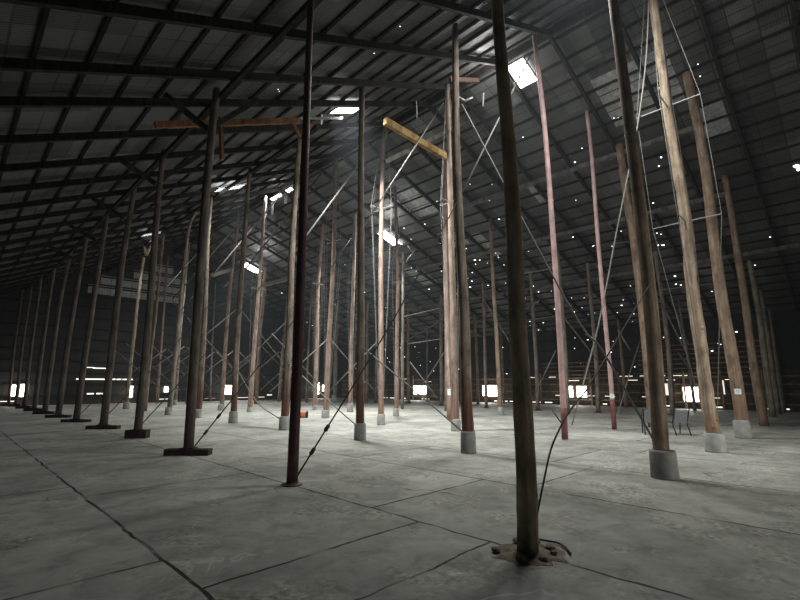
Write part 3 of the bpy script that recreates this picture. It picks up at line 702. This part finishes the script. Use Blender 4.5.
for k, (x, y) in enumerate(((4.25,11.3),(4.35,15.95),(4.45,20.4),(4.4,24.7),(4.3,29.2))):
    z = roof_z(x)
    strut('knee_brace', 'dark knee brace at the top of the %s post of the nearest row, lower side' % ordinal(k+3), 'brace', (x-.1, y+.13, z-1.35), (x-1.25, y+.13, z-.85), .09, 'rafter', 'dark knee braces of the nearest row', False)
    strut('knee_brace', 'dark knee brace at the top of the %s post of the nearest row, ridge side' % ordinal(k+3), 'brace', (x+.1, y+.13, z-1.1), (x+1.25, y+.13, z+.22), .09, 'rafter', 'dark knee braces of the nearest row', False)
for a, b, X, lab in (((403,317),(441,308),22,'thin level rail right of the dazzling centre skylight, upper'),((408,344),(441,339),22,'thin level rail right of the dazzling centre skylight, lower'),
      ((498,278),(556,268),21.6,'thin level rail between nearest big pole and taller red post'),((530,320),(562,315),26,'thin level rail crossing behind the taller red post'),
      ((597,246),(640,240),24,'thin level rail right of the shorter red post'),((207,309),(236,300),15,'thin level rail between pale posts at left'),((660,290),(724,282),24,'thin level rail behind the thick knotty pole')):
    strut('level_rail', lab, 'rail', on_x(*a, X), on_x(*b, X), .07, 'brace', 'thin rails among the posts')
# sloping orange timber with its struts, and the yellow tie
e = empty('orange_beam', on_y(155,125,12.4), 'long orange new timber beam sloping under the rafters at upper left', 'beam')
a = Vector(e.location); mb = MB(); mb.bar(Vector((0,0,0)), on_y(300,120.5,12.4)-a, .10, .17); mb.build('beam', M['orange'], e)
mb = MB(); mb.bar(on_y(220.5,117,12.4)-a, on_y(222,160,12.4)-a, .08, .14); mb.build('hanger', M['orange'], e)
for q in (((292,122),(300.5,137)), ((314,122),(306,132))):
    mb = MB(); mb.bar(on_y(*q[0],12.4)-a, on_y(*q[1],12.4)-a, .07, .12); mb.build('strut', M['orange'], e)
mb = MB(); mb.bar(on_y(300,118.5,12.4)-a, on_y(342,118,12.4)-a, .06, .08); mb.build('pale_lath', M['rod'], e)
strut('yellow_beam', 'yellow new timber tie beam slanting down right at upper centre', 'beam', on_y(385,121,11.0), on_y(447,157.5,11.0), .17, 'yellow', None, False)
strut('tie_beam', 'grey rail crossing behind the yellow timber beam', 'beam', on_y(385,162,11.3), on_y(474,118,11.3), .10, 'beam', None, False)
strut('knee_brace', 'white angled bracket high beside the dark pole near the barred skylight', 'brace', on_y(457,96,7.2), on_y(465,101,7.2), .06, 'rod')
strut('knee_brace', 'white upturned bracket end near the barred skylight', 'brace', on_y(465,101,7.2), on_y(472.5,97.5,7.2), .06, 'rod')
strut('tie_beam', 'pink lit timber end just under the ridge, right of the slender dark pole', 'beam', on_y(450,79.5,7.4), on_y(478,80.5,7.4), .08, 'pink', None, False)  # stands for a lit rafter end, the pink light put into its colour
# sheet strips and wires hanging from the roof
k = 0
for (x0,y0,x1,y1,X,w,lab) in ((260,38,259.5,53,6.0,.03,'thin pale wire hanging at upper left of the steel pipe post'),(322,107,321.5,124,9.0,.06,'pale strip hanging left of the bright skylight'),
      (255.5,124,255,146,8.0,.03,'thin wire hanging below the orange beam'),(416.5,101,417,118,11,.035,'wire with a bright tip hanging above the yellow beam'),
      (272.5,203,272,214,13.2,.17,'white strip hanging under the ridge skylights, left one'),(286,194,285.5,203,13.2,.16,'white strip hanging under the ridge skylights, right one'),(483.5,93,483,106,12.6,.06,'white strip hanging below the barred skylight')):
    strut('hanging_strip', lab, 'strip', on_x(x0,y0,X), on_x(x1,y1,X), w, 'paper', 'strips and wires hanging from the roof')
# cross bracing between far posts
def cross(y, x0, x1, z0, z1, lab):
    strut('cross_brace', lab + ', rising right', 'brace', (x0,y,z0), (x1,y,z1), .07, 'brace', 'cross braces among the far posts')
    strut('cross_brace', lab + ', falling right', 'brace', (x0,y+.12,z1), (x1,y+.12,z0), .07, 'brace', 'cross braces among the far posts')
n = 0
for y, xs in ((28.4,(9.0,13.3,17.5)), (33,(9,13.3,17.5,21.7)), (37.4,(9,13.3,17.5,21.7,26)), (24.0,(13.3,17.5,21.7)), (41.6,(9,13.3,17.5,21.7))):
    for a, b in zip(xs, xs[1:]):
        for z0, z1 in ((1.2, 4.6),) if y != 28.4 else ((2.6, 6.6),):
            n += 1; cross(y, a+.1, b-.1, z0, z1, 'thin grey cross brace of the %s far bay' % ordinal(n))
for k, q in enumerate((((410,362),(438,399),22.5),((418,392),(446,350),22.8),((404,342),(446,318),26),((484,300),(505,335),24),((500,325),(515,352),24.3),((532,400),(556,350),24.6),((508,320),(540,300),26),((560,312),(597,360),26),((583,378),(597,335),26.4),((630,350),(618,330),24),((660,300),(690,360),27),((672,300),(688,345),27),((692,372),(678,352),30))):
    (x0,y0),(x1,y1),X = q
    strut('diagonal_brace', 'thin dim brace before the long wall, %s from the left' % ordinal(k+1), 'brace', on_x(x0,y0,X), on_x(x1,y1,X), .085, 'brace', 'thin braces before the long wall')

# ------------------------------------------------------------------ things on the floor
def chair(px, py, rz, label):
    p = floor_at(px, py); e = empty('armchair', p, label, 'chair', 'grey mesh armchairs among the posts'); e.rotation_euler = (0,0,rz)
    w, d, sh = .47, .46, .40
    mb = MB(); mb.bar((0,-d/2,sh), (0,d/2,sh+.03), w-.05, .02); 
    mb.build('seat', M['mesh_grey'], e)
    mb = MB(); pts = [(-d/2+.02,.38),(-d/2-.03,.52),(-d/2-.08,.66),(-d/2-.12,.79)]
    vs = []; 
    for y, z in pts: vs += [(-(w/2-.03),y,z),(w/2-.03,y,z),(-(w/2-.03),y+.018,z+.004),(w/2-.03,y+.018,z+.004)]
    fs = []
    for i in range(3):
        o = i*4; fs += [(o,o+1,o+5,o+4),(o+2,o+6,o+7,o+3),(o,o+4,o+6,o+2),(o+1,o+3,o+7,o+5)]
    fs += [(0,2,3,1),(12,13,15,14)]
    mb.add(vs, fs); mb.build('backrest', M['mesh_grey'], e)
    for s in (-1, 1):
        x = s*w/2
        mb = MB(); mb.tube(spline([(x,d/2+.05,0),(x,d/2-.01,.35),(x,d/2-.04,.60)],5), .021, 8); mb.build('leg', M['chair_frame'], e, (0,0,0), True)
        mb = MB(); mb.tube(spline([(x,-d/2-.10,0),(x,-d/2+.06,.35),(x,-d/2+.0,.52),(x,-d/2-.12,.81)],5), .021, 8); mb.build('leg', M['chair_frame'], e, (0,0,0), True)
        mb = MB(); mb.tube(spline([(x,d/2-.04,.60),(x,d/2-.10,.645),(x,0,.645),(x,-d/2-.04,.63)],5), .02, 8); mb.build('armrest', M['chair_frame'], e, (0,0,0), True)
        mb = MB(); mb.bar((x,-d/2,sh-.015),(x,d/2,sh+.01), .025, .03); mb.build('side_rail', M['chair_frame'], e)
chair(678, 434.5, -.80, 'grey mesh-backed armchair, right one, clear of the dark pole')
chair(652, 434, -1.15, 'grey mesh-backed armchair, left one, half hidden behind the dark pole')
p = floor_at(302, 418); e = empty('rusty_drum', p, 'small rust-orange drum with a dark end lying behind the steel pipe post', 'drum'); e.rotation_euler = (0,0,-PI/4)
mb = MB(); R = Matrix.Rotation(PI/2, 3, 'Y')
mb.lathe([(.13,-.22),(.15,-.2),(.15,-.07),(.16,-.06),(.15,-.05),(.15,.07),(.16,.08),(.15,.09),(.15,.2),(.14,.22)], 16)
mb.v = [tuple(R @ Vector(v) + Vector((0,0,.16))) for v in mb.v]; mb.build('barrel', M['rust'], e, (0,0,0), True)
mb = MB(); mb.lathe([(.155,.2),(.165,.21),(.165,.27),(.10,.275),(.10,.285)], 16); mb.v = [tuple(R @ Vector(v) + Vector((0,0,.16))) for v in mb.v]; mb.build('lid', M['black'], e)
# broken floor round the nearest pole
b = floor_at(528, 553)
mb = MB(); k = 26; ring = []
for i in range(k):
    a = 2*PI*i/k; r = random.uniform(.26,.40); ring.append((r*math.cos(a), r*math.sin(a), .004))
mb.add(ring + [(0,0,.035)], [(i, (i+1)%k, k) for i in range(k)])
tag(mb.build('broken_concrete', M['rubble'], None, b), 'ragged patch of broken brown concrete round the nearest pole', 'rubble', None, 'stuff')
for i in range(7):
    a = [.2,.9,-.5,-1.1,2.3,3.4,4.3][i]; r = random.uniform(.22,.33); s = random.uniform(.03,.06)
    mb = MB(); mb.lathe([(s*.7,0),(s,.012),(s*.8,.03),(s*.3,.036)], 6, jig=.25)
    tag(mb.build('concrete_chip', M['rubble'], None, b+Vector((r*math.cos(a), r*math.sin(a), .012))), 'small brown concrete chip lying at the foot of the nearest pole', 'chip', 'concrete chips at the nearest pole')
cabl('loose_cable', 'short dark loose cable lying on the floor right of the nearest pole', [floor_at(x, y)+Vector((0,0,.02)) for x, y in ((537,541),(548,543),(558,545),(566,550),(571,556))], 0.010, 'cable')

# ------------------------------------------------------------------ light and camera
W = bpy.data.worlds.new('World'); S.world = W; W.use_nodes = True
W.node_tree.nodes['Background'].inputs['Color'].default_value = (.75,.85,1,1); W.node_tree.nodes['Background'].inputs['Strength'].default_value = .6
# dusty air: thin scattering haze through the whole place
vs = W.node_tree.nodes.new('ShaderNodeVolumePrincipled'); vs.inputs['Density'].default_value = .0011
vs.inputs['Color'].default_value = (.80,.91,1,1); vs.inputs['Anisotropy'].default_value = .35
W.node_tree.links.new(vs.outputs[0], W.node_tree.nodes['World Output'].inputs['Volume'])
cd = bpy.data.cameras.new('Camera'); cd.sensor_fit = 'HORIZONTAL'; cd.sensor_width = 36; cd.lens = 36*F/800
cam = bpy.data.objects.new('Camera', cd); C.objects.link(cam); cam.location = (0,0,CH)
cam.rotation_euler = (PI/2 + TH, 0, -PI/4); cd.clip_end = 300; cd.clip_start = .05
S.camera = cam
S.view_settings.view_transform = 'Standard'; S.view_settings.exposure = 0
S.cycles.max_bounces = 6; S.cycles.diffuse_bounces = 4; S.cycles.glossy_bounces = 2; S.cycles.sample_clamp_indirect = 4
